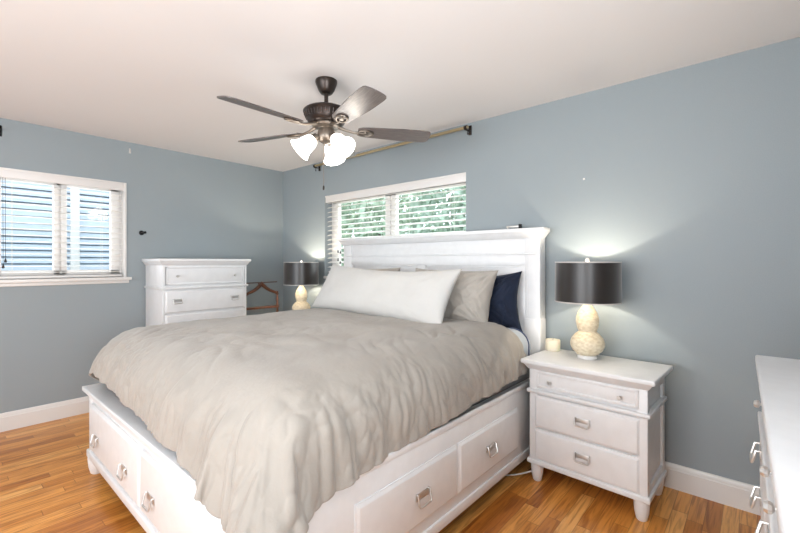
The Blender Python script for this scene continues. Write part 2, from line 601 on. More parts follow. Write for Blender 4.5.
# ------------------------------------------------------------------ blinds
def blind(label, loc, rz, width, z0, z1, yv, pitch, cords, tilt=0, cord_mat='cord'):
    """local: x along 0..width, -y into the room"""
    t = thing('window_blind', label, 'blind', loc, rz, None)
    mb = MB()
    mb.box(-.004, width + .004, yv - .012, yv + .006, z1 - .072, z1 + .004, .004)
    mb.box(-.004, width + .004, yv - .018, yv - .008, z1 - .012, z1 + .004, .003)
    mb.box(.004, width - .004, yv + .006, yv + .055, z1 - .05, z1 - .004, .002)
    mb.build('headrail', M['vinyl'], t)
    ys = yv + .032
    sl = bmesh.new()
    z = z0 + .05
    ca, sa = math.cos(tilt) * .025, math.sin(tilt) * .025
    while z < z1 - .07:
        vv = []
        for x in (.006, width - .006):
            for k in range(5):
                q = -1 + k * .5
                cz = .0035 * (1 - q * q)
                vv.append((x, ys + q * ca, z + q * sa + cz))
        top = [sl.verts.new(p) for p in vv]
        bot = [sl.verts.new((p[0], p[1], p[2] - .0028)) for p in vv]
        for k in range(4):
            sl.faces.new((top[k], top[k + 1], top[k + 6], top[k + 5]))
            sl.faces.new((bot[k + 1], bot[k], bot[k + 5], bot[k + 6]))
        sl.faces.new((top[0], top[5], bot[5], bot[0]))
        sl.faces.new((top[9], top[4], bot[4], bot[9]))
        sl.faces.new((top[0], bot[0], bot[1], top[1])); sl.faces.new((top[1], bot[1], bot[2], top[2]))
        sl.faces.new((top[2], bot[2], bot[3], top[3])); sl.faces.new((top[3], bot[3], bot[4], top[4]))
        for k in range(5, 9):
            sl.faces.new((top[k], top[k + 1], bot[k + 1], bot[k]))
        z += pitch
    bmesh.ops.recalc_face_normals(sl, faces=sl.faces[:])
    mb = MB(); mb.bm.free(); mb.bm = sl
    mb.build('slats', M['slat'], t)
    MB().box(.006, width - .006, ys - .026, ys + .026, z0 + .004, z0 + .022, .003).build('bottom_rail', M['vinyl'], t)
    nl = max(2, int(round(width / .42)))
    for i in range(nl):
        x = .16 + (width - .32) * i / (nl - 1)
        mb = MB()
        for dy in (-.027, .027):
            mb.tube([(x, ys + dy, z0 + .02), (x, ys + dy, z1 - .05)], .0014, 6)
        mb.build('ladder_cord', M['cord'], t)
    for (x, zb) in cords:
        c = MB().tube([(x, ys - .036, z1 - .06), (x + .002, ys - .036, zb)], .0016, 6).build('pull_cord', M[cord_mat], t)
        MB().lathe([(0, 0), (.008, .002), (.0085, .012), (.005, .028), (.003, .034), (0, .035)], 14, (x + .002, ys - .036, zb - .032)).build('tassel', M['tassel'], c)
    return t
# left wall: local x -> +y world, local -y -> +x world  (rz = 90deg)
blind('white slatted blind on the small window in the left wall', (0, WL[0], 0), R(90), WL[1] - WL[0] - .016, WL[2] + .018, WL[3] - .004, .008, .0505,
      [(.118, 1.345), (.105, 1.30)], 0, 'tassel')
blind('wide white slatted blind in the window above the headboard', (WB[0] + .004, 0, 0), 0, WB[1] - WB[0] - .008, WB[2] + .018, WB[3] - .004, .018, .0505,
      [(.20, 1.36), (.235, 1.33), (.20, 1.45), (.238, 1.44)], R(20))

# ------------------------------------------------------------------ furniture helpers
def knob(parent, x, y, z):
    return MB().lathe([(.004, 0), (.004, .012), (.011, .016), (.0125, .022), (.009, .028), (0, .029)], 8, (x, y, z), Matrix.Rotation(R(90), 4, 'X')).build('knob', M['silver'], parent)

def pull(parent, x, y, z, w=.076, h=.040, m='silver'):
    """bail pull on a drawer front facing -y"""
    mb = MB()
    mb.box(x - w / 2 - .003, x + w / 2 + .003, y - .003, y, z - h * .1, z + h / 2, .002)
    pts = []
    hw, hh, c = w / 2, h / 2, .010
    for (px, pz) in ((-hw, hh), (-hw, -hh + c), (-hw + c * .3, -hh + c * .3), (-hw + c, -hh), (hw - c, -hh), (hw - c * .3, -hh + c * .3), (hw, -hh + c), (hw, hh)):
        d = .012 + .010 * (hh - pz) / h
        pts.append((x + px, y - d, z + pz))
    pts = [(x - hw, y, z + hh)] + pts + [(x + hw, y, z + hh)]
    mb.tube(pts, .0042, 8)
    return mb.build('handle', M[m], parent)

FOOT = [(0, 0), (.020, 0), (.026, .006), (.034, .04), (.037, .075), (.036, .10)]
def foot_mb(x, y, h, sc=1.0):
    mb = MB()
    mb.lathe([(r * sc, z * h / .10) for r, z in FOOT] + [(0, h)], 20, (x, y, 0))
    return mb

def drawer_raised(parent, x0, x1, z0, z1, y, pulls=(), knobs=(), th=.016, chamfer=.014, framed=False):
    mb = MB()
    if framed:
        mb.box(x0, x1, y - .004, y + .02, z0, z1, .002)
        f = .016
        for (a, b, c, d) in ((x0, x1, z1 - f, z1), (x0, x1, z0, z0 + f), (x0, x0 + f, z0, z1), (x1 - f, x1, z0, z1)):
            mb.box(a, b, y - .011, y + .01, c, d, .004)
        yf = y - .004
    else:
        mb.box(x0, x1, y - th * .4, y + .02, z0, z1, .002)
        mb.frust((x0 + .004, x1 - .004, z0 + .004, z1 - .004, y - th * .4), (x0 + chamfer, x1 - chamfer, z0 + chamfer, z1 - chamfer, y - th), 'y')
        yf = y - th
    d = mb.build('drawer', M['white'], parent)
    for (px, pz) in pulls:
        pull(d, px, yf, pz)
    for (px, pz) in knobs:
        knob(d, px, yf, pz)
    return d

def case(root, W, D, H, foot_h, waist, drawers, post=.05, over=.04, flush=False):
    """drawers: list of (x0,x1,z0,z1,framed,[pull xs],[knob xs])"""
    hw, hd = W / 2, D / 2
    mb = MB()
    zb = foot_h + .012
    zt = H - .05
    mb.box(-hw + .012, hw - .012, -hd + .012, hd - .004, zb, zt, 0)
    for sx in (-1, 1):
        for sy in (-1, 1):
            x0, x1 = sorted((sx * hw, sx * (hw - post)))
            y0, y1 = sorted((sy * hd, sy * (hd - post)))
            mb.box(x0, x1, y0, y1, zb, zt, .003)
        # side rails
        if flush:
            x0, x1 = sorted((sx * (hw - .001), sx * (hw - .014)))
            mb.box(x0, x1, -hd + .01, hd - .01, zb, zt, .002)
        if not flush:
            x0, x1 = sorted((sx * (hw - .001), sx * (hw - .02)))
            mb.box(x0, x1, -hd + .01, hd - .01, zt - .05, zt, .002)
            mb.box(x0, x1, -hd + .01, hd - .01, zb, zb + .05, .002)
    # front rails
    mb.box(-hw + .01, hw - .01, -hd + .001, -hd + .03, zt - .028, zt, .002)
    mb.box(-hw + .01, hw - .01, -hd + .001, -hd + .03, zb, zb + .02, .002)
    mb.build('carcass', M['white'], root)
    mb = MB()
    mb.box(-hw - .014, hw + .014, -hd - .014, hd - .002, waist - .011, waist + .011, .006, 3)
    mb.build('waist_moulding', M['white'], root)
    mb = MB()
    mb.box(-hw - .012, hw + .012, -hd - .012, hd - .002, foot_h - .002, foot_h + .026, .006, 3)
    mb.build('base_moulding', M['white'], root)
    mb = MB()
    mb.frust((-hw - .004, hw + .004, -hd - .004, hd, H - .060), (-hw - over * .75, hw + over * .75, -hd - over * .75, hd, H - .024), 'z')
    mb.box(-hw - over, hw + over, -hd - over, hd, H - .026, H, .006, 3)
    mb.build('top', M['white'], root)
    for (x0, x1, z0, z1, framed, px, kx) in drawers:
        zm = (z0 + z1) / 2
        drawer_raised(root, x0, x1, z0, z1, -hd + .006, [(x, zm + .004) for x in px], [(x, zm - .006) for x in kx], framed=framed)
    for sx in (-1, 1):
        for sy in (-1, 1):
            foot_mb(sx * (hw - .034), sy * (hd - .034) - (.004 if sy > 0 else 0), foot_h).build('foot', M['white'], root)

# ------------------------------------------------------------------ bed
bx0, bx1, byf = 1.272, 3.335, -2.20
B0 = (2.30, -1.10, 0)
bed = thing('storage_bed', 'white king bed with panelled headboard and drawers under the grey duvet', 'bed', B0)
# headboard
mb = MB()
mb.box(1.285, 3.296, -.10, -.055, .30, 1.50, .003)                       # slab
for (a, b) in ((1.275, 1.385), (3.196, 3.306)):
    mb.box(a, b, -.118, -.022, .12, 1.50, .004)
    mb.box(a - .003, b + .003, -.122, -.022, .12, .925, .004)
    mb.box(a + .018, a + .021, -.1205, -.1, .94, 1.38, .001)
mb.box(1.385, 3.196, -.115, -.06, 1.292, 1.372, .003)                    # rail over panels
mb.box(1.30, 3.28, -.124, -.08, 1.371, 1.383, .004)                      # bead
mb.box(1.385, 3.196, -.108, -.06, 1.383, 1.50, .003)                     # frieze board
mb.box(1.385, 1.417, -.115, -.06, .45, 1.30, .003)
mb.box(3.147, 3.196, -.115, -.06, .45, 1.30, .003)
mb.box(2.229, 2.316, -.115, -.06, .45, 1.30, .003)
mb.box(1.385, 3.196, -.115, -.06, .40, .60, .003)
hb = mb.build('headboard', M['white'], bed, B0)
for (a, b) in ((1.417, 2.229), (2.316, 3.147)):
    mb = MB()
    f = .014
    for (p, q, r_, s) in ((a, b, 1.292 - f, 1.292), (a, b, .60, .60 + f), (a, a + f, .60, 1.292), (b - f, b, .60, 1.292)):
        mb.box(p, q, -.112, -.095, r_, s, .004)
    mb.box(a + .002, b - .002, -.104, -.09, .602, 1.29, .001)
    mb.build('headboard_panel', M['white'], hb, B0)
mb = MB()
mb.frust((1.268, 3.313, -.126, -.046, 1.485), (1.242, 3.340, -.152, -.040, 1.525), 'z')
mb.box(1.236, 3.346, -.158, -.036, 1.524, 1.554, .006, 3)
mb.build('cornice', M['white'], hb, B0)
# side rails
for s, (xa, xb) in enumerate(((bx0, bx0 + .032), (bx1 - .032, bx1))):
    mb = MB()
    zr = .538 if s == 0 else .565
    mb.box(xa, xb, -2.19, -.128, .10, zr, .004)
    xo = (xa - .010, xa + .02) if s == 0 else (xb - .02, xb + .010)
    mb.box(xo[0], xo[1], -2.19, -.128, .10, .150, .005)
    mb.box(xo[0] + (.004 if s == 0 else 0), xo[1] - (0 if s == 0 else .004), -2.19, -.128, zr - .03, zr, .005)
    mb.build('side_rail', M['white'], bed, B0)
def rail_drawer(y0, y1, z0, z1, hy):
    # right side drawer, front faces +x
    mb = MB()
    mb.box(bx1 - .02, bx1 + .006, y0, y1, z0, z1, .002)
    c = .016
    mb.frust((y0 + .003, y1 - .003, z0 + .003, z1 - .003, bx1 + .006), (y0 + c, y1 - c, z0 + c, z1 - c, bx1 + .014), 'x')
    d = mb.build('drawer', M['white'], bed, B0)
    h = pull(d, 0, 0, 0, .082, .05)
    h.rotation_euler = (0, 0, R(90))
    h.location = (bx1 + .014 - B0[0], hy - B0[1], (z0 + z1) / 2 - .005)
rail_drawer(-1.184, -.54, .20, .445, -.885)
rail_drawer(-1.850, -1.198, .20, .445, -1.475)
# footboard
mb = MB()
mb.box(bx0, bx1, byf, byf + .035, .10, .51, .004)
mb.box(bx0, bx0 + .05, byf - .006, byf + .05, .10, .51, .004)
mb.box(bx1 - .05, bx1, byf - .006, byf + .05, .10, .51, .004)
mb.box(bx0 - .014, bx1 + .014, byf - .018, byf + .03, .10, .148, .008, 3)
fb = mb.build('footboard', M['white'], bed, B0)
mb = MB()
mb.frust((bx0 - .004, bx1 + .004, byf - .010, byf + .05, .480), (bx0 - .026, bx1 + .026, byf - .032, byf + .06, .515), 'z')
mb.box(bx0 - .027, bx1 + .030, byf - .038, byf + .075, .513, .542, .006, 3)
mb.build('ledge', M['white'], fb, B0)
def foot_drawer(x0, x1, hx):
    mb = MB()
    z0, z1, c = .165, .452, .018
    mb.box(x0, x1, byf - .010, byf + .02, z0, z1, .002)
    mb.frust((x0 + .003, x1 - .003, z0 + .003, z1 - .003, byf - .010), (x0 + c, x1 - c, z0 + c, z1 - c, byf - .020), 'y')
    d = mb.build('drawer', M['white'], bed, B0)
    for h in hx:
        pull(d, h - B0[0], byf - .020 - B0[1], .275, .082, .05)
foot_drawer(1.345, 2.262, (1.52, 2.05))
foot_drawer(2.276, 3.20, (2.43, 2.98))
for (x, y) in ((bx0 + .04, byf + .028), (bx1 - .04, byf + .028), (bx0 + .045, -.086), (bx1 - .045, -.086)):
    foot_mb(x, y, .125, 1.35).build('foot', M['white'], bed, B0)

# mattress (rests on the bed)
mt = thing('mattress', 'grey mattress with pale fitted sheet on the white bed', 'mattress', (2.30, -1.12, .30))
MB().box(1.325, 3.285, -2.13, -.135, .30, .62, .05, 5).build('mattress_core', M['mattress'], mt, (2.30, -1.12, .30))
MB().box(1.335, 3.290, -2.09, -.130, .585, .868, .13, 8).build('fitted_sheet', M['sheet'], mt, (2.30, -1.12, .30))
mb = MB()
pts = []
for k in range(13):
    a = PI / 2 * k / 12
    pts.append((3.162 + .131 * math.sin(a), -.27 + .02 * math.sin(a * 2), .740 + .131 * math.cos(a)))
pts += [(3.294, -.27, .70), (3.293, -.27, .64)]
mb.tube(pts, .005, 8)
mb.build('piping', M['piping'], mt, (2.30, -1.12, .30))

# ------------------------------------------------------------------ duvet: cloth drape over the mattress, then crinkles
def make_duvet():
    tmp = []
    def collider(x0, x1, y0, y1, z0, z1, bev, seg):
        o = MB().box(x0, x1, y0, y1, z0, z1, bev, seg).build('tmp', M['white'])
        o.modifiers.new('c', 'COLLISION')
        o.collision.thickness_outer = .008
        o.collision.cloth_friction = 25
        tmp.append(o)
    collider(1.30, 3.335, -2.215, -.13, .30, .900, .23, 9)
    collider(bx0 - .01, bx1 + .012, byf - .02, -.2, .05, .552, .012, 1)
    collider(bx0 - .040, bx1 + .045, byf - .052, byf + .08, .44, .553, .012, 1)
    nx, ny = 92, 80
    A, B_, D_, E_ = (1.13, -.42), (3.53, -.40), (1.15, -2.355), (3.65, -2.535)
    vs, fs = [], []
    for j in range(ny + 1):
        v = j / ny
        for i in range(nx + 1):
            u = i / nx
            x = (A[0] * (1 - u) + B_[0] * u) * (1 - v) + (D_[0] * (1 - u) + E_[0] * u) * v
            y = (A[1] * (1 - u) + B_[1] * u) * (1 - v) + (D_[1] * (1 - u) + E_[1] * u) * v
            n = noise.fractal(Vector((x * 3, y * 3, 3.1)), 1, 2, 4)
            vs.append((x, y, .925 + .02 * n))
    for j in range(ny):
        for i in range(nx):
            a = j * (nx + 1) + i
            fs.append((a, a + 1, a + nx + 2, a + nx + 1))
    me = bpy.data.meshes.new('duvet')
    me.from_pydata(vs, [], fs)
    d = bpy.data.objects.new('duvet', me)
    col.objects.link(d)
    m = d.modifiers.new('cl', 'CLOTH')
    s = m.settings
    s.quality = 6
    s.mass = .3
    s.air_damping = 1.2
    s.tension_stiffness = s.compression_stiffness = 12
    s.shear_stiffness = 2.5
    s.bending_stiffness = .25
    s.tension_damping = s.compression_damping = s.shear_damping = 6
    s.bending_damping = .6
    s.shrink_min = -.008
    m.collision_settings.use_collision = True
    m.collision_settings.distance_min = .008
    m.collision_settings.collision_quality = 4
    m.collision_settings.use_self_collision = False
    vg = d.vertex_groups.new(name='pin')
    vg.add([k for k, c in enumerate(vs) if 1.62 < c[0] < 2.98 and -1.85 < c[1]], 1.0, 'REPLACE')
    s.vertex_group_mass = 'pin'
    fr = 38
    scene.frame_start, scene.frame_end = 1, fr + 1
    m.point_cache.frame_start, m.point_cache.frame_end = 1, fr + 1
    for f in range(1, fr + 1):
        scene.frame_set(f)
    dg = bpy.context.evaluated_depsgraph_get()
    base = bpy.data.meshes.new_from_object(d.evaluated_get(dg))
    d.modifiers.clear()
    d.data = base
    for o in tmp:
        bpy.data.objects.remove(o)
    scene.frame_set(1)
    # refine, then crinkle along the normals
    sk = d.modifiers.new('k', 'SMOOTH')
    sk.factor = .5
    sk.iterations = 6
    sm = d.modifiers.new('s', 'SUBSURF')
    sm.levels = 2
    dg = bpy.context.evaluated_depsgraph_get()
    fine = bpy.data.meshes.new_from_object(d.evaluated_get(dg))
    d.modifiers.clear()
    d.data = fine
    def ridge(p):
        return (1 - abs(noise.noise(p))) ** 3
    def smooth(a, b, x):
        t = max(0, min(1, (x - a) / (b - a)))
        return t * t * (3 - 2 * t)
    norms = [v.normal.copy() for v in fine.vertices]
    C0 = Vector((3.10, -1.98))                     # corner the folds run down from
    for v, n in zip(fine.vertices, norms):
        p = v.co
        side = 1 - smooth(.30, .92, abs(n.z))            # 1 on hanging sides
        low = smooth(.84, .58, p.z)
        wx = noise.noise(Vector((p.x * 1.6, p.y * 1.6, p.z * 1.6 + 7))) * .16
        wy = noise.noise(Vector((p.x * 1.6 + 9, p.y * 1.6, p.z * 1.6))) * .16
        # run of the hem: position along the edge, folds hang down from it
        along = (p.x - p.y) if n.x > -.3 else (p.x + p.y)
        hang = ridge(Vector((along * 5.5 + wx * 5, p.z * 1.3 + wy * 3, 1.7))) - .45
        hang2 = ridge(Vector((along * 15 + wx * 9, p.z * 3.0 + wy * 5, 5.2))) - .45
        pick = smooth(-.1, .45, noise.noise(Vector((along * 1.7, p.z, 4.4))) + .12)
        # creases of the top: drawn out along the edges
        top1 = ridge(Vector((p.x * 3.2 + wx * 4, p.y * 5 + wy * 4, 8.1))) - .45
        cr = ridge(Vector((p.x * 8 + wx * 8, p.y * 8 + wy * 8, p.z * 4.5))) - .45
        cr2 = ridge(Vector((p.x * 20 + wx * 12, p.y * 20 + wy * 12, p.z * 10))) - .45
        edge = math.exp(-((p.z - .845) / .05) ** 2)
        patch = smooth(-.05, .4, noise.noise(Vector((p.x * 1.9, p.y * 1.9, 11))) + .12)
        dc = math.hypot(p.x - C0.x, p.y - C0.y)
        ang = math.atan2(p.y - C0.y, p.x - C0.x)
        fan_ = smooth(.10, .32, dc) * smooth(.62, .30, dc) * side
        rad = ridge(Vector((ang * 4.2 + wx * 3, dc * 1.2, 3.3))) - .45
        disp = side * (hang * .015 * (.3 + .7 * low) + hang2 * .013 * pick * (.3 + .7 * low))
        disp += fan_ * rad * .026
        disp += cr * (.0026 * (1 - side) * patch + .011 * edge * patch + .014 * side * (.35 + .65 * pick))
        disp += cr2 * (.0011 * patch + .005 * edge * patch + .0055 * side)
        disp += top1 * .004 * (1 - side)
        disp += .012 * noise.noise(p * 2.1) * (1 - .5 * side)
        # sprays of short diagonal creases where the cover is pulled over by the pillows and in the middle
        for (qx, qy, rx, ry, amp) in ((3.13, -.86, .17, .26, .020), (3.10, -1.42, .12, .20, .012), (2.45, -2.02, .35, .10, .012), (1.75, -2.0, .30, .12, .010)):
            q = math.exp(-((p.x - qx) / rx) ** 2 - ((p.y - qy) / ry) ** 2)
            if q > .02:
                disp += q * amp * (ridge(Vector(((p.x * .7 + p.y) * 9 + wx * 8, (p.x - p.y) * 2.0, 2 + qx))) - .45)
        v.co = p + n * disp
    for p in fine.polygons:
        p.use_smooth = True
    fine.materials.clear()
    fine.materials.append(M['duvet'])
    so = d.modifiers.new('t', 'SOLIDIFY')
    so.thickness = .012
    so.offset = 1
    return d
tag(make_duvet(), 'crumpled grey beige duvet spread over the white bed', 'duvet')

# ------------------------------------------------------------------ pillows
def pillow(name, label, w, h, t, mt_, loc, rot, seed, wr=.006, sag=0.0, nx=72, ny=44, group=None, pinch=.05):
    """lies in local xz plane (x along, z up), thickness in y"""
    bm = bmesh.new()
    off = Vector((seed * 3.7, seed * 1.3, 0))
    def pt(i, j, sd):
        u, v = -1 + 2 * i / nx, -1 + 2 * j / ny
        ex = (1 - abs(u) ** 3.2) * (1 - abs(v) ** 2.8)
        zz = t / 2 * max(0, ex) ** .55
        x = w / 2 * u * (1 - pinch * (1 - v * v) * abs(u) ** 3)
        z = h / 2 * v * (1 - pinch * 1.3 * (1 - u * u) * abs(v) ** 3)
        q = Vector((x, z, sd * .3)) + off
        cdist = min(1, math.hypot(1 - abs(u), 1 - abs(v)))
        a = math.atan2((1 - abs(v)) * h, (1 - abs(u)) * w + 1e-6)
        n = (1 - abs(noise.noise(Vector((a * 5 + q.x * .8, cdist * 1.2, sd * 2 + seed))))) ** 2 - .55
        n2 = (1 - abs(noise.noise(q * 6.5))) ** 2 - .55
        n3 = (1 - abs(noise.noise(q * 15))) ** 2 - .55
        m = min(1, ex * 3)
        zz += m * (wr * 1.6 * n * (1 - cdist * .7) + wr * n2 + wr * .5 * n3)
        z -= sag * (1 - u * u) * (v + 1) / 2
        return Vector((x, sd * max(zz, 0) + .012 * noise.noise(q * 1.6), z))
    grid = {}
    for sd in (-1, 1):
        for j in range(ny + 1):
            for i in range(nx + 1):
                if sd == 1 and (i in (0, nx) or j in (0, ny)):
                    grid[sd, i, j] = grid[-1, i, j]
                else:
                    grid[sd, i, j] = bm.verts.new(pt(i, j, sd))
        for j in range(ny):
            for i in range(nx):
                f = [grid[sd, i, j], grid[sd, i + 1, j], grid[sd, i + 1, j + 1], grid[sd, i, j + 1]]
                bm.faces.new(f if sd == -1 else f[::-1])
    bmesh.ops.recalc_face_normals(bm, faces=bm.faces[:])
    mb = MB(); mb.bm.free(); mb.bm = bm
    o = mb.build(name, M[mt_], smooth=180)
    o.location = loc
    o.rotation_euler = rot
    return tag(o, label, 'pillow', group)
pillow('body_pillow', 'long white body pillow leaning in front of the grey pillows', 1.42, .44, .20, 'white_cotton',
       (2.215, -.59, 1.10), (R(-30), R(1.5), R(-2)), 1, wr=.005, sag=.045, nx=110)
pillow('pillow', 'crumpled grey pillow leaning on the headboard beside the navy pillow', .74, .42, .22, 'grey_cotton',
       (2.71, -.35, 1.068), (R(-20), R(1), 0), 2, wr=.026, nx=100, ny=64, pinch=.09)
pillow('pillow', 'navy blue pillow between the grey pillow and the headboard', .74, .42, .16, 'navy',
       (2.850, -.195, 1.022), (R(-8), R(-4), 0), 3, wr=.030, nx=100, ny=64, pinch=.12)
pillow('pillow', 'grey pillow peeking over the white body pillow left of the headboard middle', .74, .42, .18, 'grey_cotton',
       (1.80, -.33, 1.07), (R(-20), R(-1), 0), 4, wr=.012, pinch=.07)

# ------------------------------------------------------------------ nightstands, chest, dresser
NSD = [(-.272, .272, .572, .668, True, [], [-.187, .187]),
       (-.280, .280, .333, .525, False, [0], []),
       (-.280, .280, .140, .325, False, [0], [])]
ns = thing('nightstand', 'white three-drawer nightstand right of the bed under the lit lamp', 'nightstand', (3.705, -.285, 0), R(-2.2))
case(ns, .625, .395, .735, .112, .546, NSD)
ns2 = copy_tree(ns)
ns2.location = (.845, -.272, 0)
ns2.rotation_euler = (0, 0, 0)
ns2['label'] = 'white nightstand behind the far side of the bed, carrying the far lamp'
chest = thing('chest_of_drawers', 'tall white chest of drawers against the left wall', 'chest of drawers', (.243, -1.122, 0), R(90))
case(chest, .79, .44, 1.350, .112, 1.083,
     [(-.366, .366, 1.112, 1.278, True, [], [-.275, .262]),
      (-.374, .374, .856, 1.062, False, [-.275, .262], []),
      (-.374, .374, .628, .845, False, [-.268, .268], []),
      (-.374, .374, .396, .617, False, [-.268, .268], []),
      (-.374, .374, .145, .385, False, [-.268, .268], [])], post=.022, over=.034, flush=True)
dresser = thing('dresser', 'low white dresser at the right edge with pulls along its front', 'dresser', (4.690, -1.752, 0), R(-90 + 1.3))
dd = []
for (a, b) in ((-.70, -.006), (.006, .70)):
    c = (a + b) / 2
    dd.append((a, b, .826, .926, True, [], [c - .27, c + .27]))
    for (z0, z1) in ((.652, .776), (.506, .640), (.336, .494), (.142, .324)):
        dd.append((a, b, z0, z1, False, [c - .26, c + .26], []))
case(dresser, 1.50, .475, 1.0, .112, .800, dd, over=.02)

# ------------------------------------------------------------------ table lamps
def table_lamp(label, loc, power):
    t = thing('table_lamp', label, 'lamp', loc, 0, None)
    MB().lathe([(0, 0), (.056, 0), (.058, .004), (.056, .018), (.050, .022), (0, .022)], 40).build('foot_ring', M['acrylic'], t)
    prof = [(0, .020), (.046, .020), (.060, .026), (.084, .048), (.096, .075), (.097, .095), (.088, .122), (.068, .145), (.054, .157), (.049, .162),
            (.054, .172), (.061, .195), (.065, .225), (.063, .248), (.053, .278), (.038, .300), (.027, .318), (.020, .334), (.018, .350), (0, .350)]
    MB().lathe(prof, 48).build('gourd_base', M['ceramic'], t, smooth=60)
    mb = MB()
    mb.lathe([(0, .345), (.011, .345), (.011, .375), (.016, .378), (.016, .415), (0, .415)], 20)
    mb.build('socket', M['nickel'], t)
    bl = MB().lathe([(0, .40), (.012, .402), (.013, .408), (.022, .420), (.024, .432), (.018, .442), (0, .448)], 20).build('bulb', M['bulb'], t, smooth=60)
    # drum shade
    z0, z1, r0, r1 = .342, .580, .186, .184
    sh = MB().lathe([(r0, z0), (r1, z1), (r1 - .002, z1), (r0 - .002, z0)], 64, closed=True).build('lamp_shade', M['shade'], t, smooth=60)
    MB().lathe([(r0 - .0025, z0 + .002), (r1 - .0025, z1 - .002), (r1 - .004, z1 - .002), (r0 - .004, z0 + .002)], 64, closed=True).build('shade_lining', M['shade_in'], sh, smooth=60)
    for (zz, rr) in ((z0, r0), (z1, r1)):
        MB().lathe([(rr + .001, zz - .003), (rr + .001, zz + .004), (rr - .005, zz + .004), (rr - .005, zz - .003)], 64, closed=True).build('shade_trim', M['edge'], sh)
    mb = MB()
    for k in range(3):
        a = k * 2 * PI / 3 + .4
        mb.tube([(.008 * math.cos(a), .008 * math.sin(a), z1 - .012), (.182 * math.cos(a), .182 * math.sin(a), z1 - .008)], .0018, 6)
    for sgn in (-1, 1):
        pts = [(sgn * .014, 0, .375)]
        for k in range(9):
            a = PI * k / 8
            pts.append((sgn * (.014 + .040 * math.sin(a)), 0, .385 + (z1 - .397) * k / 8))
        mb.tube(pts, .0016, 6)
    mb.build('harp', M['nickel'], t)
    MB().lathe([(0, z1 - .012), (.006, z1 - .012), (.006, z1), (.012, z1 + .006), (.013, z1 + .014), (.008, z1 + .024), (0, z1 + .027)], 18).build('finial', M['acrylic'], t)
    l = bpy.data.lights.new('lamp_light', 'POINT')
    l.energy = power
    l.color = (1, .90, .76)
    l.shadow_soft_size = .02
    lo = bpy.data.objects.new('lamp_light', l)
    lo.location = (0, 0, .462)
    lo.parent = t
    col.objects.link(lo)
    return t
table_lamp('lit lamp with cream gourd base and black drum shade on the near nightstand', (3.645, -.228, .736), 8)
table_lamp('lit lamp with black drum shade in the far corner behind the bed', (.725, -.240, .736), 12)

cd = thing('candle', 'small cream pillar candle on the nightstand beside the lamp', 'candle', (3.405, -.150, .736))
MB().lathe([(0, 0), (.045, 0), (.047, .003), (.047, .066), (.045, .070), (.036, .072), (.030, .069), (0, .068)], 40).build('candle_body', M['wax'], cd, smooth=50)
MB().tube([(0, 0, .066), (.001, 0, .074), (.003, 0, .078)], .001, 6).build('wick', M['black'], cd)

# ------------------------------------------------------------------ wooden valet stand
va = thing('valet_stand', 'dark reddish wooden clothes valet between the chest and the corner lamp', 'valet stand', (.27, -.445, 0))
def ypt(pts, x=0):
    return [(x, y, z) for y, z in pts]
mb = MB()
arc = []
for k in range(-12, 13):
    q = k / 12
    a = abs(q)
    z = 1.082 - .115 * (a ** .75) - .018 * max(0, a - .8) / .2 + .012 * math.sin(a * PI)* -1
    arc.append((0, q * .205, z))
mb.tube(arc, .014, 10, radii=[.013 + .009 * (1 - abs(k) / 12) for k in range(-12, 13)])
mb.build('hanger', M['wood'], va)
MB().tube([(-.03, -.23, 1.088), (-.03, .21, 1.092)], .005, 8).build('trouser_bar', M['wood'], va)
mb = MB()
mb.box(-.022, .022, -.21, .21, .800, .826, .006)
mb.build('cross_rail', M['wood'], va)
for s in (-1, 1):
    MB().lathe([(0, .02), (.015, .02), (.016, .3), (.012, .34), (.016, .38), (.016, .74), (.011, .78), (.016, .80), (.017, .83), (.011, .85), (.014, .90), (.009, .94), (.013, .965), (.012, .985), (0, .99)], 16, (0, s * .196, 0)).build('post', M['wood'], va)
    MB().box(-.15, .15, s * .196 - .016, s * .196 + .016, 0, .03, .008).build('foot', M['wood'], va)
MB().tube([(-.03, -.02, 1.03), (-.03, -.02, 1.094)], .006, 8).build('bar_stay', M['wood'], va)

# ------------------------------------------------------------------ ceiling fan
FX, FY = 2.415, -1.245
fan = thing('ceiling_fan', 'dark five-blade ceiling fan with three lit glass shades', 'ceiling fan', (FX, FY, 2.44))
MB().lathe([(0, 0), (.066, 0), (.067, -.012), (.062, -.028), (.050, -.058), (.040, -.075), (.032, -.082), (0, -.082)], 40).build('canopy', M['bronze'], fan, smooth=50)
MB().lathe([(0, -.07), (.0125, -.07), (.0125, -.16), (.02, -.162), (.02, -.18), (0, -.18)], 20).build('downrod', M['bronze'], fan)
mh = MB().lathe([(0, -.168), (.030, -.168), (.075, -.172), (.128, -.182), (.140, -.192), (.141, -.200), (.132, -.212), (.120, -.240), (.112, -.262), (.098, -.272), (0, -.272)], 48).build('motor_housing', M['bronze'], fan, smooth=40)
mb = MB()
for k in range(36):
    a = 2 * PI * k / 36
    x, y = math.cos(a), math.sin(a)
    mb.tube([(x * .1345, y * .1345, -.210), (x * .122, y * .122, -.240)], .0035, 6)
mb.build('vent_ribs', M['bronze'], mh)
MB().lathe([(0, -.268), (.080, -.268), (.086, -.276), (.080, -.288), (.050, -.294), (.045, -.300), (.052, -.315), (.056, -.345), (.048, -.372), (.030, -.385), (.012, -.392), (0, -.392)], 36).build('light_kit', M['nickel'], fan, smooth=40)
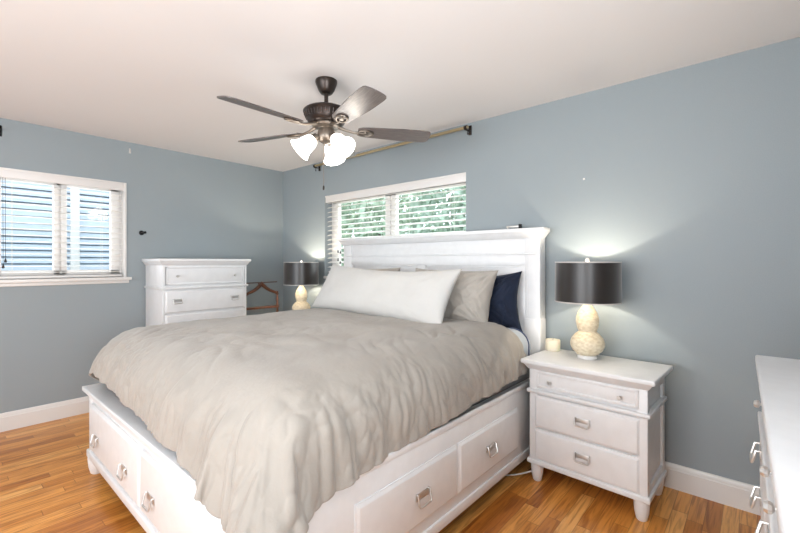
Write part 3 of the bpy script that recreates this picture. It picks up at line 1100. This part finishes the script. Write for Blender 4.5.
def blade_bm():
    """blade along +x, local z up"""
    bm = bmesh.new()
    outl = []
    r0, r1 = .195, .645
    N = 18
    up, dn = [], []
    for k in range(N + 1):
        q = k / N
        x = r0 + (r1 - r0) * q
        w = .052 + .017 * min(1, q * 1.6)
        if q > .9:
            w -= .003 * ((q - .9) / .1) ** 2
        if q < .08:
            w *= .72 + .28 * (q / .08) ** .5
        up.append((x, w))
        dn.append((x, -w))
    cap = [(r1 + .006 + .016 * math.cos(a), .058 * math.sin(a) / .932) for a in (-1.2, -.8, -.4, 0, .4, .8, 1.2)]
    outl = dn + cap + up[::-1]
    top = [bm.verts.new((x, y, .003)) for x, y in outl]
    bot = [bm.verts.new((x, y, -.003)) for x, y in outl]
    bm.faces.new(top); bm.faces.new(bot[::-1])
    n = len(outl)
    for i in range(n):
        j = (i + 1) % n
        bm.faces.new((top[i], bot[i], bot[j], top[j]))
    bmesh.ops.recalc_face_normals(bm, faces=bm.faces[:])
    mb = MB(); mb.bm.free(); mb.bm = bm
    return mb
ZB = -.302
first = None
for k, ang in enumerate((-89.5, -161.5, -17.5, 54.5, 126.5)):
    if first is None:
        b = blade_bm().build('blade', M['blade'], fan, smooth=30)
        mb = MB()
        mb.tube([(.075, 0, .022), (.12, 0, .004), (.17, 0, -.008), (.205, 0, -.008)], .009, 8, radii=[.013, .009, .008, .009])
        loop = []
        for i in range(20):
            a = 2 * PI * i / 20
            loop.append((.245 + .048 * math.cos(a), .030 * math.sin(a), -.0085))
        mb.tube(loop, .0065, 8, closed=True)
        mb.lathe([(0, -.016), (.012, -.014), (.015, -.006), (0, -.003)], 14, (.245, 0, 0))
        mb.tube([(.20, 0, -.009), (.29, 0, -.009)], .005, 8)
        ir = mb.build('blade_iron', M['nickel'], b)
        first = b
    else:
        b = first.copy(); col.objects.link(b); b.parent = fan
        i2 = first.children[0].copy(); col.objects.link(i2); i2.parent = b
    b.location = (0, 0, ZB)
    b.rotation_euler = Euler((R(-13), 0, R(ang)), 'XYZ')
for k, ang in enumerate((-118, 2, 122)):
    a = R(ang)
    tilt = Matrix.Rotation(a, 4, 'Z') @ Matrix.Rotation(R(-48), 4, 'Y')
    org = Vector((.052 * math.cos(a), .052 * math.sin(a), -.345))
    # local -z is the axis the shade opens along
    arm = MB()
    arm.tube([(.03 * math.cos(a), .03 * math.sin(a), -.335), tuple(org + tilt.to_3x3() @ Vector((0, 0, -.012)))], .012, 10)
    arm.lathe([(0, -.005), (.022, -.005), (.026, -.02), (.026, -.036), (0, -.036)], 20, org, tilt)
    ar = arm.build('light_arm', M['nickel'], fan)
    MB().lathe([(.024, -.034), (.034, -.040), (.044, -.060), (.048, -.085), (.052, -.110), (.062, -.135), (.073, -.150),
                (.071, -.151), (.060, -.136), (.050, -.110), (.045, -.085), (.041, -.061), (.032, -.043), (.024, -.038)], 36, org, tilt, closed=True).build('glass_shade', M['lit_shade'], ar, smooth=60)
    MB().lathe([(0, -.036), (.012, -.038), (.014, -.06), (.026, -.085), (.022, -.11), (0, -.12)], 18, org, tilt).build('bulb', M['bulb'], ar, smooth=60)
    l = bpy.data.lights.new('fan_light', 'POINT')
    l.energy = 0.5
    l.color = (1, .95, .88)
    l.shadow_soft_size = .06
    lo = bpy.data.objects.new('fan_light', l)
    lo.location = org + tilt.to_3x3() @ Vector((0, 0, -.19))
    lo.parent = fan
    col.objects.link(lo)
for (x, y, zb) in ((.012, -.030, -.655), (.040, .012, -.50)):
    c = MB().tube([(x, y, -.37), (x, y, zb)], .0016, 6).build('pull_chain', M['nickel'], fan)
    MB().lathe([(0, zb - .028), (.005, zb - .026), (.006, zb - .012), (.004, zb), (0, zb + .001)], 12, (x, y, 0)).build('chain_fob', M['bronze'], c)

# ------------------------------------------------------------------ small wall things
rod = thing('curtain_rod', 'bare brass curtain rod near the ceiling above the bed window', 'curtain rod', (1.72, -.07, 2.385))
MB().tube([(-1.0, 0, 0), (.985, 0, 0)], .0125, 14).build('rod', M['brass'], rod)
for x in (-.985, .965):
    mb = MB()
    mb.box(x - .012, x + .012, .058, .070, -.045, .03, .002)
    mb.box(x - .007, x + .007, -.012, .064, -.022, -.012, .002)
    mb.lathe([(0, -.012), (.0165, -.012), (.0165, .012), (0, .012)], 16, (x, 0, 0), Matrix.Rotation(R(90), 4, 'Y'))
    br = mb.build('bracket', M['bronze'], rod)
    MB().lathe([(0, -.062), (.005, -.060), (.006, -.05), (.003, -.045), (.003, -.02), (0, -.018)], 10, (x + .018, .0, 0)).build('thumb_screw', M['bronze'], br)

hbk = thing('curtain_holdback', 'black curtain holdback knob on the wall right of the left window', 'holdback', (0, -1.545, 1.598))
RY90 = Matrix.Rotation(R(90), 4, 'Y')
MB().lathe([(0, 0), (.022, 0), (.022, .006), (.012, .012), (0, .012)], 20, (0, 0, 0), RY90).build('wall_plate', M['black'], hbk)
MB().lathe([(0, .008), (.007, .008), (.007, .10), (0, .10)], 14, (0, 0, 0), RY90).build('stem', M['black'], hbk)
MB().lathe([(0, .096), (.010, .096), (.012, .104), (.009, .114), (0, .116)], 14, (0, 0, 0), RY90).build('end_cap', M['black'], hbk)

hk = thing('picture_hook', 'tiny white hook high on the left wall near the ceiling', 'hook', (0, -1.640, 2.360))
MB().box(0, .004, -.008, .008, -.022, .022, .002).build('hook_plate', M['trim'], hk)
MB().tube([(.003, 0, .012), (.016, 0, .006), (.016, 0, -.008), (.010, 0, -.014)], .003, 8).build('hook_arm', M['silver'], hk)

rb = thing('curtain_rod_bracket', 'black curtain rod bracket above the left window at the photo edge', 'bracket', (0, -2.515, 2.345))
MB().box(0, .006, -.014, .014, -.05, .035, .002).build('bracket_plate', M['black'], rb)
MB().tube([(.004, 0, .0), (.07, 0, .0), (.085, 0, .014)], .006, 8).build('bracket_arm', M['black'], rb)

an = MB().lathe([(0, 0), (.007, 0), (.006, .004), (0, .005)], 12, (0, 0, 0), Matrix.Rotation(R(90), 4, 'X')).build('wall_anchor', M['trim'])
an.location = (3.556, 0, 1.87)
tag(an, 'tiny white wall anchor in the paint above the near lamp', 'wall anchor')

cl = thing('clip_bracket', 'small silver bracket with dark end on top of the headboard', 'bracket', (3.095, -.075, 1.555))
MB().box(-.055, .040, -.012, .012, .012, .026, .003).build('bar', M['silver'], cl)
MB().box(.040, .056, -.014, .014, .0, .036, .003).build('end_block', M['black'], cl)
MB().box(-.050, -.040, -.010, .010, .0, .014, .002).build('support', M['silver'], cl)

pts = []
for k in range(15):
    q = k / 14
    pts.append((3.06 + .42 * q, -.50 - .10 * math.sin(q * PI) + .25 * q * q, .007 + .06 * q ** 3))
cb = MB().tube(pts, .0045, 8).build('power_cable', M['cable'])
tag(cb, 'white power cable on the floor between the bed and the nightstand', 'cable')
